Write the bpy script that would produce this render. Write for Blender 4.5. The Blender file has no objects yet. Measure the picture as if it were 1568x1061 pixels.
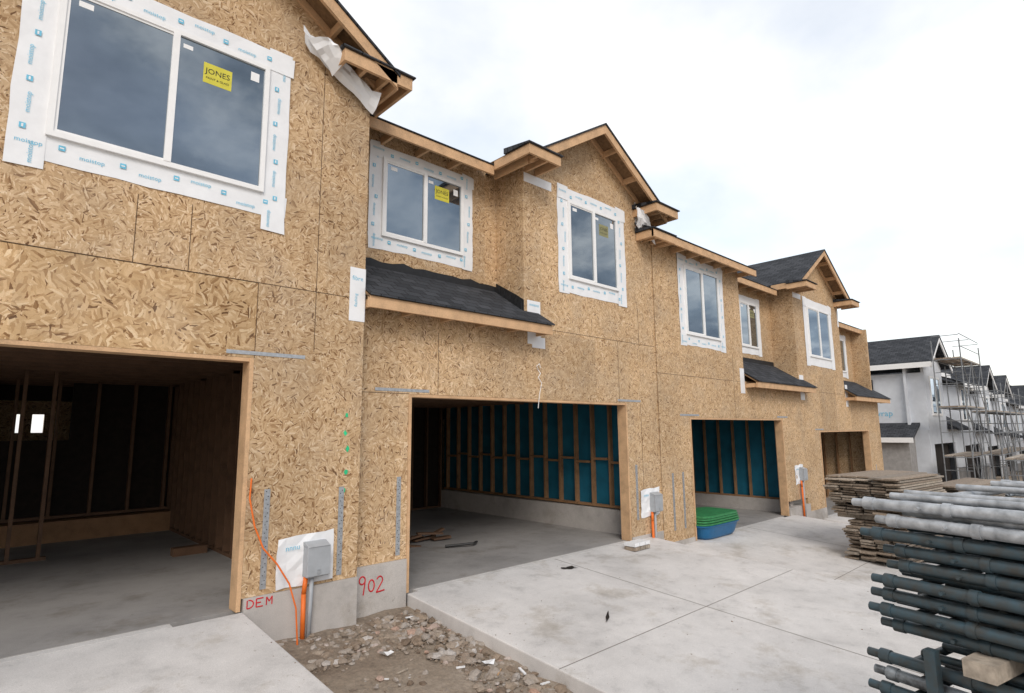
import bpy, math, random
from mathutils import Vector, Matrix
random.seed(7)
S=bpy.context.scene
# ------------------------------------------------------------------ helpers
def new_mat(name):
    m=bpy.data.materials.new(name); m.use_nodes=True
    nt=m.node_tree; nt.nodes.clear()
    out=nt.nodes.new('ShaderNodeOutputMaterial'); b=nt.nodes.new('ShaderNodeBsdfPrincipled')
    nt.links.new(b.outputs[0],out.inputs[0])
    return m,nt,b,out
def N(nt,t,**k):
    n=nt.nodes.new(t)
    for a,v in k.items(): setattr(n,a,v)
    return n
def setin(n,**k):
    for a,v in k.items(): n.inputs[a.replace('_',' ')].default_value=v
def ramp(nt,stops,interp='LINEAR'):
    r=N(nt,'ShaderNodeValToRGB'); cr=r.color_ramp; cr.interpolation=interp
    while len(cr.elements)<len(stops): cr.elements.new(0.5)
    for e,(p,c) in zip(cr.elements,stops):
        e.position=p; e.color=(c[0],c[1],c[2],1) if hasattr(c,'__len__') else (c,c,c,1)
    return r
def math_n(nt,op,a,b=None):
    n=N(nt,'ShaderNodeMath',operation=op)
    for i,v in enumerate((a,b)):
        if v is None: continue
        if isinstance(v,(int,float)): n.inputs[i].default_value=v
        else: nt.links.new(v,n.inputs[i])
    return n.outputs[0]
def mixc(nt,fac,a,b,mode='MIX'):
    n=N(nt,'ShaderNodeMix',data_type='RGBA',blend_type=mode)
    for idx,v in ((0,fac),(6,a),(7,b)):
        if isinstance(v,(int,float)): n.inputs[idx].default_value=v
        elif isinstance(v,tuple): n.inputs[idx].default_value=(v[0],v[1],v[2],1)
        else: nt.links.new(v,n.inputs[idx])
    return n.outputs[2]
def bump(nt,b,h,strength=.3,dist=.01):
    n=N(nt,'ShaderNodeBump'); n.inputs['Strength'].default_value=strength; n.inputs['Distance'].default_value=dist
    nt.links.new(h,n.inputs['Height']); nt.links.new(n.outputs[0],b.inputs['Normal'])
def coords(nt):
    return N(nt,'ShaderNodeTexCoord').outputs['Object']
def noise(nt,vec,scale,detail=4,rough=.55):
    n=N(nt,'ShaderNodeTexNoise'); setin(n,Scale=scale,Detail=detail,Roughness=rough); nt.links.new(vec,n.inputs['Vector']); return n
# OSB ----------------------------------------------------------------
def osb_mat(name,gain=(.965,.945,.955),lenf=14.,widf=84.,cs=(12.,16.)):
    m,nt,b,o=new_mat(name)
    c=coords(nt); sp=N(nt,'ShaderNodeSeparateXYZ'); nt.links.new(c,sp.inputs[0])
    u=math_n(nt,'ADD',sp.outputs[0],sp.outputs[1])
    cb=N(nt,'ShaderNodeCombineXYZ'); nt.links.new(u,cb.inputs[0]); nt.links.new(sp.outputs[2],cb.inputs[1])
    nz=noise(nt,cb.outputs[0],26,2)
    dm=N(nt,'ShaderNodeVectorMath',operation='SCALE'); nt.links.new(nz.outputs['Color'],dm.inputs[0]); dm.inputs['Scale'].default_value=.022
    ad=N(nt,'ShaderNodeVectorMath',operation='ADD'); nt.links.new(cb.outputs[0],ad.inputs[0]); nt.links.new(dm.outputs[0],ad.inputs[1])
    def layer(off,cs):
        o1=N(nt,'ShaderNodeVectorMath',operation='ADD'); nt.links.new(ad.outputs[0],o1.inputs[0]); o1.inputs[1].default_value=(off,off*1.7,0)
        v=N(nt,'ShaderNodeTexVoronoi',voronoi_dimensions='2D'); setin(v,Scale=cs); nt.links.new(o1.outputs[0],v.inputs['Vector'])
        sc=N(nt,'ShaderNodeSeparateColor'); nt.links.new(v.outputs['Color'],sc.inputs[0])
        ang=math_n(nt,'MULTIPLY',sc.outputs[0],math.pi)
        r=N(nt,'ShaderNodeVectorRotate',rotation_type='Z_AXIS'); nt.links.new(o1.outputs[0],r.inputs['Vector']); nt.links.new(ang,r.inputs['Angle'])
        mp=N(nt,'ShaderNodeMapping'); mp.inputs['Scale'].default_value=(lenf,widf,1); nt.links.new(r.outputs[0],mp.inputs['Vector'])
        v2=N(nt,'ShaderNodeTexVoronoi',voronoi_dimensions='2D'); setin(v2,Scale=1.); nt.links.new(mp.outputs[0],v2.inputs['Vector'])
        s2=N(nt,'ShaderNodeSeparateColor'); nt.links.new(v2.outputs['Color'],s2.inputs[0])
        return s2,sc
    a,ac=layer(0,cs[0]); b2,bc=layer(13.3,cs[1])
    mask=math_n(nt,'GREATER_THAN',b2.outputs[1],.48)
    val=N(nt,'ShaderNodeMix',data_type='FLOAT'); nt.links.new(mask,val.inputs[0]); nt.links.new(a.outputs[0],val.inputs[2]); nt.links.new(b2.outputs[0],val.inputs[3])
    rp=ramp(nt,[(0,(.14,.07,.03)),(.05,(.27,.15,.066)),(.15,(.44,.285,.145)),(.5,(.56,.39,.215)),(.85,(.655,.475,.285)),(1,(.76,.60,.40))])
    nt.links.new(val.outputs[0],rp.inputs[0])
    px=math_n(nt,'FLOOR',math_n(nt,'DIVIDE',math_n(nt,'ADD',u,.33),1.22)); pz=math_n(nt,'FLOOR',math_n(nt,'DIVIDE',math_n(nt,'ADD',sp.outputs[2],-1.42),2.44))
    cc=N(nt,'ShaderNodeCombineXYZ'); nt.links.new(px,cc.inputs[0]); nt.links.new(pz,cc.inputs[1])
    wn=N(nt,'ShaderNodeTexWhiteNoise',noise_dimensions='2D'); nt.links.new(cc.outputs[0],wn.inputs['Vector'])
    sheet=math_n(nt,'ADD',math_n(nt,'MULTIPLY',wn.outputs['Value'],.2),.86)
    big=noise(nt,c,1.3,4); bg=math_n(nt,'ADD',math_n(nt,'MULTIPLY',big.outputs['Fac'],.55),.72)
    fine=noise(nt,c,160,2); fg=math_n(nt,'ADD',math_n(nt,'MULTIPLY',fine.outputs['Fac'],.36),.82)
    tot=math_n(nt,'MULTIPLY',math_n(nt,'MULTIPLY',sheet,bg),fg)
    cm=N(nt,'ShaderNodeCombineColor')
    for i in range(3): nt.links.new(math_n(nt,'MULTIPLY',tot,gain[i]),cm.inputs[i])
    col=mixc(nt,1.,rp.outputs[0],cm.outputs[0],'MULTIPLY')
    # weathering: slightly greyer patches
    wz=noise(nt,c,2.1,5,.65); wr=ramp(nt,[(.45,0.),(.75,.35)]); nt.links.new(wz.outputs['Fac'],wr.inputs[0])
    col=mixc(nt,wr.outputs[0],col,(.40,.33,.25))
    nt.links.new(col,b.inputs['Base Color']); b.inputs['Roughness'].default_value=.75
    b.inputs['Specular IOR Level'].default_value=.25
    bump(nt,b,val.outputs[0],.35,.004)
    return m
def simple(name,col,rough=.6,var=.15,scale=12,metal=0,bmp=0,spec=.4,var_col=None):
    m,nt,b,o=new_mat(name); c=coords(nt); n=noise(nt,c,scale,5)
    d=tuple(max(0,v*(1-var)) for v in col); l=tuple(min(1,v*(1+var)) for v in col)
    if var_col: d=var_col
    r=ramp(nt,[(.3,d),(.7,l)]); nt.links.new(n.outputs['Fac'],r.inputs[0]); nt.links.new(r.outputs[0],b.inputs['Base Color'])
    b.inputs['Roughness'].default_value=rough; b.inputs['Metallic'].default_value=metal; b.inputs['Specular IOR Level'].default_value=spec
    if bmp: bump(nt,b,n.outputs['Fac'],bmp,.01)
    return m
def wood_mat(name,col,dark=.6):
    m,nt,b,o=new_mat(name); c=coords(nt)
    n=noise(nt,c,6,4); n2=noise(nt,c,70,3)
    mx=math_n(nt,'ADD',math_n(nt,'MULTIPLY',n.outputs['Fac'],.6),math_n(nt,'MULTIPLY',n2.outputs['Fac'],.4))
    r=ramp(nt,[(.32,tuple(v*dark for v in col)),(.5,col),(.68,tuple(min(1,v*1.2) for v in col))]); nt.links.new(mx,r.inputs[0])
    nt.links.new(r.outputs[0],b.inputs['Base Color']); b.inputs['Roughness'].default_value=.7; bump(nt,b,n2.outputs['Fac'],.2,.004)
    return m
def concrete_mat(name,col,stain=.75,lo=.8,st=.55):
    m,nt,b,o=new_mat(name); c=coords(nt)
    n=noise(nt,c,.9,6,.6); n2=noise(nt,c,4,6,.7); n3=noise(nt,c,150,2); n4=noise(nt,c,1.5,8,.72); n5=noise(nt,c,11,6,.75)
    r=ramp(nt,[(.3,tuple(v*stain for v in col)),(.5,col),(.75,tuple(min(1,v*1.1) for v in col))]); nt.links.new(n.outputs['Fac'],r.inputs[0])
    r2=ramp(nt,[(.28,lo),(.45,.95),(.7,1.05)]); nt.links.new(n2.outputs['Fac'],r2.inputs[0])
    r3=ramp(nt,[(.3,.84),(.7,1.08)]); nt.links.new(n3.outputs['Fac'],r3.inputs[0])
    r4=ramp(nt,[(st,(1,1,1)),(st+.08,(.86,.84,.81)),(st+.18,(.70,.67,.62))]); nt.links.new(n4.outputs['Fac'],r4.inputs[0])
    r5=ramp(nt,[(.64,(1,1,1)),(.70,(.70,.67,.63))]); nt.links.new(n5.outputs['Fac'],r5.inputs[0])
    col2=mixc(nt,1.,r.outputs[0],r2.outputs[0],'MULTIPLY')
    for q in (r3,r4,r5): col2=mixc(nt,1.,col2,q.outputs[0],'MULTIPLY')
    nt.links.new(col2,b.inputs['Base Color']); b.inputs['Roughness'].default_value=.8; bump(nt,b,n3.outputs['Fac'],.15,.003)
    return m
def shingle_mat(name,axis):
    m,nt,b,o=new_mat(name); c=coords(nt); sp=N(nt,'ShaderNodeSeparateXYZ'); nt.links.new(c,sp.inputs[0])
    cb=N(nt,'ShaderNodeCombineXYZ')
    a,bx=(0,1) if axis=='x' else (1,0)
    nt.links.new(sp.outputs[a],cb.inputs[0]); nt.links.new(math_n(nt,'MULTIPLY',sp.outputs[bx],1.2),cb.inputs[1])
    br=N(nt,'ShaderNodeTexBrick'); nt.links.new(cb.outputs[0],br.inputs['Vector'])
    setin(br,Scale=1.,Mortar_Size=.006,Brick_Width=.22,Row_Height=.14,Bias=0.)
    br.inputs['Color1'].default_value=(.030,.033,.038,1); br.inputs['Color2'].default_value=(.062,.066,.074,1); br.inputs['Mortar'].default_value=(.006,.006,.007,1)
    n=noise(nt,c,180,2); r=ramp(nt,[(.3,.55),(.7,1.5)]); nt.links.new(n.outputs['Fac'],r.inputs[0])
    col=mixc(nt,1.,br.outputs['Color'],r.outputs[0],'MULTIPLY'); nt.links.new(col,b.inputs['Base Color'])
    b.inputs['Roughness'].default_value=.9; b.inputs['Specular IOR Level'].default_value=.2; bump(nt,b,br.outputs['Fac'],-.6,.01)
    return m
def glass_mat(name):
    m,nt,b,o=new_mat(name); nt.nodes.remove(b)
    d=N(nt,'ShaderNodeBsdfDiffuse'); d.inputs[0].default_value=(.024,.032,.040,1)
    g=N(nt,'ShaderNodeBsdfGlossy'); g.inputs['Roughness'].default_value=.01; g.inputs[0].default_value=(.82,.92,1,1)
    c=coords(nt); n=noise(nt,c,1.2,1); bp=N(nt,'ShaderNodeBump'); setin(bp,Strength=.12,Distance=.02); nt.links.new(n.outputs['Fac'],bp.inputs['Height']); nt.links.new(bp.outputs[0],g.inputs['Normal'])
    f=N(nt,'ShaderNodeFresnel'); f.inputs[0].default_value=1.7
    fac=math_n(nt,'ADD',math_n(nt,'MULTIPLY',f.outputs[0],1.7),.15)
    mx=N(nt,'ShaderNodeMixShader'); nt.links.new(fac,mx.inputs[0]); nt.links.new(d.outputs[0],mx.inputs[1]); nt.links.new(g.outputs[0],mx.inputs[2])
    nt.links.new(mx.outputs[0],o.inputs[0]); return m
def rock_mat(name):
    m,nt,b,o=new_mat(name); g=N(nt,'ShaderNodeNewGeometry')
    r=ramp(nt,[(0,(.16,.115,.08)),(.3,(.30,.235,.175)),(.55,(.36,.32,.28)),(.8,(.24,.18,.13)),(.93,(.48,.45,.42)),(1,(.40,.25,.18))]); nt.links.new(g.outputs['Random Per Island'],r.inputs[0])
    n=noise(nt,coords(nt),60,3); r2=ramp(nt,[(.3,.75),(.7,1.15)]); nt.links.new(n.outputs['Fac'],r2.inputs[0])
    nt.links.new(mixc(nt,1.,r.outputs[0],r2.outputs[0],'MULTIPLY'),b.inputs['Base Color']); b.inputs['Roughness'].default_value=.9
    return m
def dirt_mat(name):
    m,nt,b,o=new_mat(name); c=coords(nt); n=noise(nt,c,.8,6,.65); n2=noise(nt,c,26,6,.75)
    r=ramp(nt,[(.3,(.22,.165,.12)),(.5,(.33,.265,.20)),(.72,(.44,.37,.30))]); nt.links.new(n.outputs['Fac'],r.inputs[0])
    r2=ramp(nt,[(.3,.6),(.6,1.05),(.8,1.3)]); nt.links.new(n2.outputs['Fac'],r2.inputs[0])
    nt.links.new(mixc(nt,1.,r.outputs[0],r2.outputs[0],'MULTIPLY'),b.inputs['Base Color']); b.inputs['Roughness'].default_value=.95
    bump(nt,b,n2.outputs['Fac'],.8,.03); return m
def plank_mat(name):
    m,nt,b,o=new_mat(name); g=N(nt,'ShaderNodeNewGeometry')
    r=ramp(nt,[(0,(.13,.10,.075)),(.3,(.34,.27,.205)),(.6,(.23,.195,.16)),(1,(.48,.41,.33))]); nt.links.new(g.outputs['Random Per Island'],r.inputs[0])
    n=noise(nt,coords(nt),25,4); r2=ramp(nt,[(.3,.6),(.7,1.15)]); nt.links.new(n.outputs['Fac'],r2.inputs[0])
    nt.links.new(mixc(nt,1.,r.outputs[0],r2.outputs[0],'MULTIPLY'),b.inputs['Base Color']); b.inputs['Roughness'].default_value=.85
    return m
M={}
M['osb']=osb_mat('osb')
M['osb_light']=osb_mat('osb_header',(1.0,.955,.90),10.,56.,(9.,12.))
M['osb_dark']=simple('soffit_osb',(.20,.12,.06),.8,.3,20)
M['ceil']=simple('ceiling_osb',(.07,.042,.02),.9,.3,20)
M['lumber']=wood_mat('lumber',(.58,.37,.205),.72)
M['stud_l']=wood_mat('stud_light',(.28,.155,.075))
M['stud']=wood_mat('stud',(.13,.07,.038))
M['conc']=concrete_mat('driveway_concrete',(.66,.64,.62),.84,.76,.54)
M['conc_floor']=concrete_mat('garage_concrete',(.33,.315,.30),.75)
M['stem']=concrete_mat('stem_concrete',(.50,.47,.44),.75)
M['dirt']=dirt_mat('dirt')
M['rock']=rock_mat('rock')
M['shx']=shingle_mat('shingles_x','x'); M['shy']=shingle_mat('shingles_y','y')
M['felt']=simple('roof_felt',(.015,.016,.018),.6,.3,15,bmp=.3)
M['glass']=glass_mat('window_glass')
M['vinyl']=simple('white_vinyl',(.84,.84,.83),.35,.03)
M['tape']=simple('flashing_tape',(.80,.81,.82),.5,.05,6,bmp=.35)
M['ink']=simple('blue_ink',(.16,.50,.68),.6,.15,40)
M['yellow']=simple('yellow_sticker',(.62,.56,.06),.5,.1)
M['yellow_pale']=simple('sticker_and_reflection',(.26,.25,.12),.5,.1)  # faint sticker on one window, painted reflection on another
M['black']=simple('black',(.02,.02,.02),.5,.1)
M['seam']=simple('seam_dark',(.09,.055,.03),.9,.2)  # thin dark strips along the sheathing panel seams
M['joint']=simple('joint_dark',(.22,.20,.18),.9,.2)  # thin dark strips along the slab control joints
M['steel']=simple('galvanised_strap',(.42,.44,.46),.45,.2,30,.5)
M['teal']=simple('teal_sheathing',(.006,.115,.185),.7,.2,3)
M['meter']=simple('meter_grey',(.36,.38,.40),.5,.08)
M['orange']=simple('orange_conduit',(.75,.16,.02),.5,.1)
M['red']=simple('red_paint',(.55,.02,.03),.7,.2)
M['green']=simple('green_paint',(.03,.5,.22),.7,.2)
M['blue']=simple('blue_plastic',(.01,.12,.28),.4,.1)
M['greenp']=simple('green_plastic',(.04,.22,.08),.5,.25)
M['wrap']=simple('white_housewrap',(.62,.65,.69),.6,.08,3,bmp=.2)
M['galv']=simple('galvanised_tube',(.24,.265,.285),.45,.45,22,.3,var_col=(.07,.075,.08))
M['galvtop']=simple('galvanised_tube_light',(.42,.44,.46),.45,.3,18,.3,var_col=(.2,.21,.22))
M['galvfar']=simple('weathered_tube',(.20,.21,.22),.6,.3,8,.2)
M['bluet']=simple('blue_scaffold_tube',(.035,.062,.078),.42,.45,22,.25,var_col=(.06,.06,.055))
M['plank']=plank_mat('old_plank')
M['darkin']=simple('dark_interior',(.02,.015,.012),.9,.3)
M['greywall']=simple('grey_block',(.30,.29,.28),.9,.15,6)

class MB:
    def __init__(s): s.v=[]; s.f=[]
    def box(s,x0,x1,y0,y1,z0,z1,j=0):
        n=len(s.v)
        s.v+=[(x,y,z) for z in (z0,z1) for y in (y0,y1) for x in (x0,x1)]
        s.f+=[tuple(n+i for i in q) for q in ((0,2,3,1),(4,5,7,6),(0,1,5,4),(2,6,7,3),(0,4,6,2),(1,3,7,5))]
    def obox(s,o,ax,ay,az):
        n=len(s.v); o=Vector(o);ax=Vector(ax);ay=Vector(ay);az=Vector(az)
        s.v+=[tuple(o+ax*i+ay*j+az*k) for k in (0,1) for j in (0,1) for i in (0,1)]
        s.f+=[tuple(n+i for i in q) for q in ((0,2,3,1),(4,5,7,6),(0,1,5,4),(2,6,7,3),(0,4,6,2),(1,3,7,5))]
    def poly(s,pts):
        n=len(s.v); s.v+=[tuple(p) for p in pts]; s.f.append(tuple(range(n,n+len(pts))))
    def prism(s,prof,axis,a,b):
        n=len(s.v); k=len(prof)
        for t in (a,b):
            for p,q in prof: s.v.append((p,t,q) if axis=='y' else (t,p,q))
        s.f.append(tuple(range(n,n+k))); s.f.append(tuple(range(n+2*k-1,n+k-1,-1)))
        for i in range(k):
            j=(i+1)%k; s.f.append((n+i,n+k+i,n+k+j,n+j))
    def tube(s,p,q,r,seg=10,caps=True):
        p=Vector(p);q=Vector(q);d=(q-p).normalized()
        a=d.orthogonal().normalized();b=d.cross(a); n=len(s.v)
        for c in (p,q):
            for i in range(seg):
                t=2*math.pi*i/seg; s.v.append(tuple(c+a*r*math.cos(t)+b*r*math.sin(t)))
        for i in range(seg):
            j=(i+1)%seg; s.f.append((n+i,n+j,n+seg+j,n+seg+i))
        if caps: s.f.append(tuple(range(n+seg-1,n-1,-1))); s.f.append(tuple(range(n+seg,n+2*seg)))
    def path(s,pts,r,seg=8):
        for a,b in zip(pts,pts[1:]): s.tube(a,b,r,seg)
    def obj(s,name,mat,parent=None,smooth=False,bev=0):
        me=bpy.data.meshes.new(name); me.from_pydata(s.v,[],s.f); me.update()
        import bmesh
        bm=bmesh.new(); bm.from_mesh(me); bmesh.ops.recalc_face_normals(bm,faces=bm.faces)
        if smooth=='auto':
            for f in bm.faces: f.smooth=True
            for e in bm.edges:
                if len(e.link_faces)==2 and e.calc_face_angle(0)>.9: e.smooth=False
        bm.to_mesh(me); bm.free()
        me.materials.append(M[mat] if isinstance(mat,str) else mat)
        if smooth is True:
            for p in me.polygons: p.use_smooth=True
        o=bpy.data.objects.new(name,me); S.collection.objects.link(o)
        if parent: o.parent=parent
        if bev:
            b=o.modifiers.new('bevel','BEVEL'); b.width=bev; b.segments=2; b.limit_method='ANGLE'
        return o
def empty(name):
    e=bpy.data.objects.new(name,None); S.collection.objects.link(e); return e
class Grp:
    def __init__(s,name): s.e=empty(name); s.m={}
    def __call__(s,part,mat):
        k=(part,mat)
        if k not in s.m: s.m[k]=MB()
        return s.m[k]
    def done(s,smooth=(),bev={},allsmooth=False):
        for (p,mt),mb in s.m.items(): mb.obj(p,mt,s.e,'auto' if allsmooth else (p in smooth),bev.get(p,0))
_tc={}
def text(mb,word,o,ax,ay,size):
    if word not in _tc:
        cu=bpy.data.curves.new('t','FONT'); cu.body=word; cu.size=1; cu.align_x='CENTER'; cu.resolution_u=2
        ob=bpy.data.objects.new('t',cu); S.collection.objects.link(ob)
        bpy.context.view_layer.update()
        dg=bpy.context.evaluated_depsgraph_get(); me=bpy.data.meshes.new_from_object(ob.evaluated_get(dg))
        _tc[word]=([tuple(v.co) for v in me.vertices],[tuple(p.vertices) for p in me.polygons])
        bpy.data.objects.remove(ob)
    vs,fs=_tc[word]; n=len(mb.v); o=Vector(o);ax=Vector(ax)*size;ay=Vector(ay)*size
    for v in vs: mb.v.append(tuple(o+ax*v[0]+ay*v[1]))
    for f in fs: mb.f.append(tuple(n+i for i in f))

def wall(mb,x0,x1,z0,z1,y,th,ops=()):
    xs=sorted(set([x0,x1]+[v for o in ops for v in o[:2] if x0<v<x1])); zs=sorted(set([z0,z1]+[v for o in ops for v in o[2:] if z0<v<z1]))
    for a,b in zip(xs,xs[1:]):
        for c,d in zip(zs,zs[1:]):
            mx,mz=(a+b)/2,(c+d)/2
            if any(o[0]<mx<o[1] and o[2]<mz<o[3] for o in ops): continue
            mb.box(a,b,y,y+th,c,d)

def window(g,x0,x1,z0,z1,y,t=.2,marks=True,stick='yellow',seed=0,overs=0.,mull=.5):
    rn=random.Random(seed)
    T=g('flashing_tape','tape')
    def strip(a,b,c,d,k):
        yy=y-.003*k
        n=9; hor=(b-a)>(d-c)
        P=[];Q=[]
        for i in range(n+1):
            f=i/n; e=lambda: rn.uniform(-.010,.010)
            if hor: P.append((a+(b-a)*f+(e() if i in (0,n) else 0),yy-abs(e())*.6,c+e())); Q.append((a+(b-a)*f+(e()*2 if i in (0,n) else 0),yy-abs(e())*.6,d+e()))
            else: P.append((a+e(),yy-abs(e())*.6,c+(d-c)*f)); Q.append((b+e(),yy-abs(e())*.6,c+(d-c)*f+(e()*2 if i in (0,n) else 0)))
        for i in range(n): T.poly([P[i],P[i+1],Q[i+1],Q[i]] if hor else [P[i],Q[i],Q[i+1],P[i+1]])
        if marks:
            I=g('tape_print','ink'); L=(b-a) if hor else (d-c); s=.12
            while s<L-.1:
                sz=.052
                off=rn.uniform(.2,.7)
                if hor: text(I,'moistop',(a+s,yy-.009,c+(d-c)*off-.012),(1,0,0),(0,0,1),sz)
                else: text(I,'moistop',(a+(b-a)*off+.012,yy-.009,c+s),(0,0,1),(-1,0,0),sz)
                s+=.19+rn.uniform(-.02,.03); q=rn.uniform(.3,.6)
                if s<L-.08:
                    if hor: I.box(a+s-.022,a+s+.022,yy-.0105,yy-.009,c+(d-c)*q-.012,c+(d-c)*q+.03); T.box(a+s-.013,a+s+.013,yy-.012,yy-.011,c+(d-c)*q+.004,c+(d-c)*q+.014)
                    else: I.box(a+(b-a)*q-.02,a+(b-a)*q+.02,yy-.0105,yy-.009,c+s-.022,c+s+.022); T.box(a+(b-a)*q-.006,a+(b-a)*q+.006,yy-.012,yy-.011,c+s-.013,c+s+.013)
                s+=.2
    strip(x0-t*.95,x1+t*1.0,z0-t*.95,z0+.01,1)
    strip(x0-t,x0+.01,z0-t*1.05-overs*.4,z1+t,2)
    strip(x1-.01,x1+t,z0-t*1.05-overs,z1+t,2.6)
    strip(x0-t*1.02,x1+t*1.05,z1-.01,z1+t*.85,4.6)
    F=g('window_frame','vinyl'); f=.045; yf=y-.038
    F.box(x0,x1,yf,y-.001,z0,z0+f); F.box(x0,x1,yf,y-.001,z1-f,z1)
    F.box(x0,x0+f,yf,y-.001,z0+f,z1-f); F.box(x1-f,x1,yf,y-.001,z0+f,z1-f)
    xm=x0+(x1-x0)*mull; F.box(xm-.028,xm+.028,yf-.004,y-.001,z0+f,z1-f)
    s=.022; F.box(x0+f,xm-.028,yf+.012,y-.001,z0+f,z0+f+s); F.box(x0+f,xm-.028,yf+.012,y-.001,z1-f-s,z1-f); F.box(x0+f,x0+f+s,yf+.012,y-.001,z0+f+s,z1-f-s)
    G=g('window_glass','glass'); G.box(x0+f,xm-.028,y-.018,y-.010,z0+f,z1-f); G.box(xm+.028,x1-f,y-.015,y-.008,z0+f,z1-f)
    if stick:
        cx=xm+.028+(x1-f-xm-.028)*.44; cz=z0+(z1-z0)*.77
        g('window_sticker',stick).box(cx-.125,cx+.125,y-.0165,y-.0155,cz-.1,cz+.1)
        K=g('sticker_print','black'); text(K,'JONES',(cx,y-.018,cz+.0),(1,0,.02),(0,0,1),.077); text(K,'PAINT & GLASS',(cx,y-.018,cz-.055),(1,0,.02),(0,0,1),.030)
        V=g('window_label','vinyl'); V.box(x1-f-.13,x1-f-.05,y-.0165,y-.0155,z1-f-.16,z1-f-.07); V.box(xm+.06,xm+.14,y-.0165,y-.0155,z1-f-.1,z1-f-.06); V.box(x0+.12,x0+.22,y-.0195,y-.0185,z1-f-.1,z1-f-.05)

def gable(g,cx,hw,yf,yb,zp,sl=.65,ye=None,ywall=None):
    for sgn in (-1,1):
        xe=cx+sgn*hw; ze=zp-sl*hw
        deck=[(cx,zp-.02),(xe,ze-.02),(xe,ze-.05),(cx,zp-.05)]
        g('roof_deck','osb_dark').prism(deck,'y',yf+.04,yb)
        g('roof_shingles','shy').prism([(cx,zp+.010),(xe+sgn*.03,ze+.010-sl*.03),(xe+sgn*.03,ze-.019-sl*.03),(cx,zp-.019)],'y',yf-.02,yb)
        g('rake_board','lumber').prism([(cx,zp-.021),(xe,ze-.021),(xe,ze-.17),(cx,zp-.17)],'y',yf,yf+.038)
        if ywall:
            k=.35
            while k<hw-.2:
                x=cx+sgn*k; z=zp-sl*k
                g('lookouts','lumber').box(x-.019,x+.019,yf+.038,ywall,z-.15,z-.052); k+=.55
            g('rake_board','lumber').prism([(cx,zp-.052),(xe,ze-.052),(xe,ze-.14),(cx,zp-.14)],'y',ywall-.042,ywall-.003)
        if ye: g('fascia','lumber').box(min(xe,xe+sgn*.038),max(xe,xe+sgn*.038),yf+.04,ye,ze-.17,ze-.03)
def ret_box(g,x0,x1,yf,yb,zt,h=.13):
    L=g('eave_return','lumber')
    L.box(x0,x1,yf,yf+.038,zt-h,zt); L.box(x0,x0+.038,yf+.038,yb,zt-h,zt); L.box(x1-.038,x1,yf+.038,yb,zt-h,zt)
    for f in (.33,.66):
        x=x0+(x1-x0)*f; L.box(x-.019,x+.019,yf+.038,yb,zt-h+.02,zt)
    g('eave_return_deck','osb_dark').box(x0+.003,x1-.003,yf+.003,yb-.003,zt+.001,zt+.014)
    sh=g('eave_return_shingles','shx'); sh.prism([(yf-.03,zt+.015),(yf-.03,zt+.03),(yb-.002,zt+.10),(yb-.002,zt+.015)],'x',x0-.03,x1+.03)
def pent(g,x0,x1,yf,zf,yb,zb,ywall):
    g('pent_shingles','shx').prism([(yf-.03,zf+.0),(yf-.03,zf+.02),(yb,zb+.02),(yb,zb-.0)],'x',x0,x1+.02)
    n=7
    for i in range(1,n):
        f=i/n; y=yf+(yb-yf)*f; z=zf+(zb-zf)*f+.02
        g('pent_courses','shx').obox((x0,y,z-.002),(x1+.018-x0,0,0),(0,.10,.10*(zb-zf)/(yb-yf)-.004),(0,0,.009))
    g('pent_deck','osb_dark').prism([(yf+.0,zf-.002),(yb,zb-.002),(yb,zb-.03),(yf,zf-.03)],'x',x0,x1)
    g('pent_fascia','lumber').box(x0,x1,yf-.001,yf+.038,zf-.13,zf-.004)
    if ywall>yf+.1:
        n=int((x1-x0)/.55)
        for i in range(n+1):
            x=x0+.02+(x1-x0-.06)*i/n; g('pent_rafters','lumber').box(x,x+.038,yf+.04,ywall-.002,zf-.12,zf-.032)
def straps(g,x,z0,z1,y,w=.045):
    g('steel_strap','steel').box(x-w/2,x+w/2,y-.005,y-.001,z0,z1)
    D=g('strap_nails','black'); z=z0+.04
    while z<z1-.02:
        D.box(x-.012,x-.004,y-.007,y-.005,z,z+.008); D.box(x+.006,x+.014,y-.007,y-.005,z+.03,z+.038); z+=.075
def hstrap(g,x0,x1,z,y,w=.035): 
    g('steel_strap','steel').box(x0,x1,y-.005,y-.001,z-w/2,z+w/2)

# ------------------------------------------------------------------ near building
B=Grp('townhouse_building')
W=B('walls','osb')
Y1,Y2,YR=5.6,5.8,6.4
F1,F2,F3,F4=-1.58,-1.81,-2.07,-2.36
wall(W,-6.,3.06,-1.47,4.35,Y1,.12,[(-2.4,1.93,-9,1.418)])
wall(B('header_panel','osb_light'),-2.4,1.93,.69,1.415,Y1+.002,.12)
W.prism([(3.06,4.35),(3.06,4.36),(1.1,5.2),(-.8,4.35)],'y',Y1+.001,Y1+.12)
W.prism([(Y1+.12,-1.47),(YR+6,-1.47),(YR+6,4.0),(Y1+.12,4.0)],'x',3.0,3.058)
wall(W,3.062,9.03,-1.43,1.52,Y2,.12,[(3.78,8.1,-9,.43)])
W.box(3.062,5.7,Y2+.02,Y2+.12,1.52,1.55)
wall(W,3.06,5.7,1.3,4.0,YR,.12)
wall(W,5.7,9.03,1.52,3.95,Y2,.12)
W.prism([(5.7,3.95),(9.03,3.95),(9.03,3.98),(7.36,4.96),(5.7,3.98)],'y',Y2+.001,Y2+.12)
W.box(5.70,5.82,Y2+.12,YR,1.3,4.0); W.box(8.91,9.03,Y2+.12,YR+3,1.3,4.0)
wall(W,9.033,12.5,-1.75,3.65,Y2-.012,.12,[(10.09,19,-9,.205)])
wall(W,12.5,15.62,-1.75,1.02,Y2-.012,.12,[(10.09,14.39,-9,.205)])
W.box(12.38,12.5,Y2+.11,YR,.9,3.6)
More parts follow.
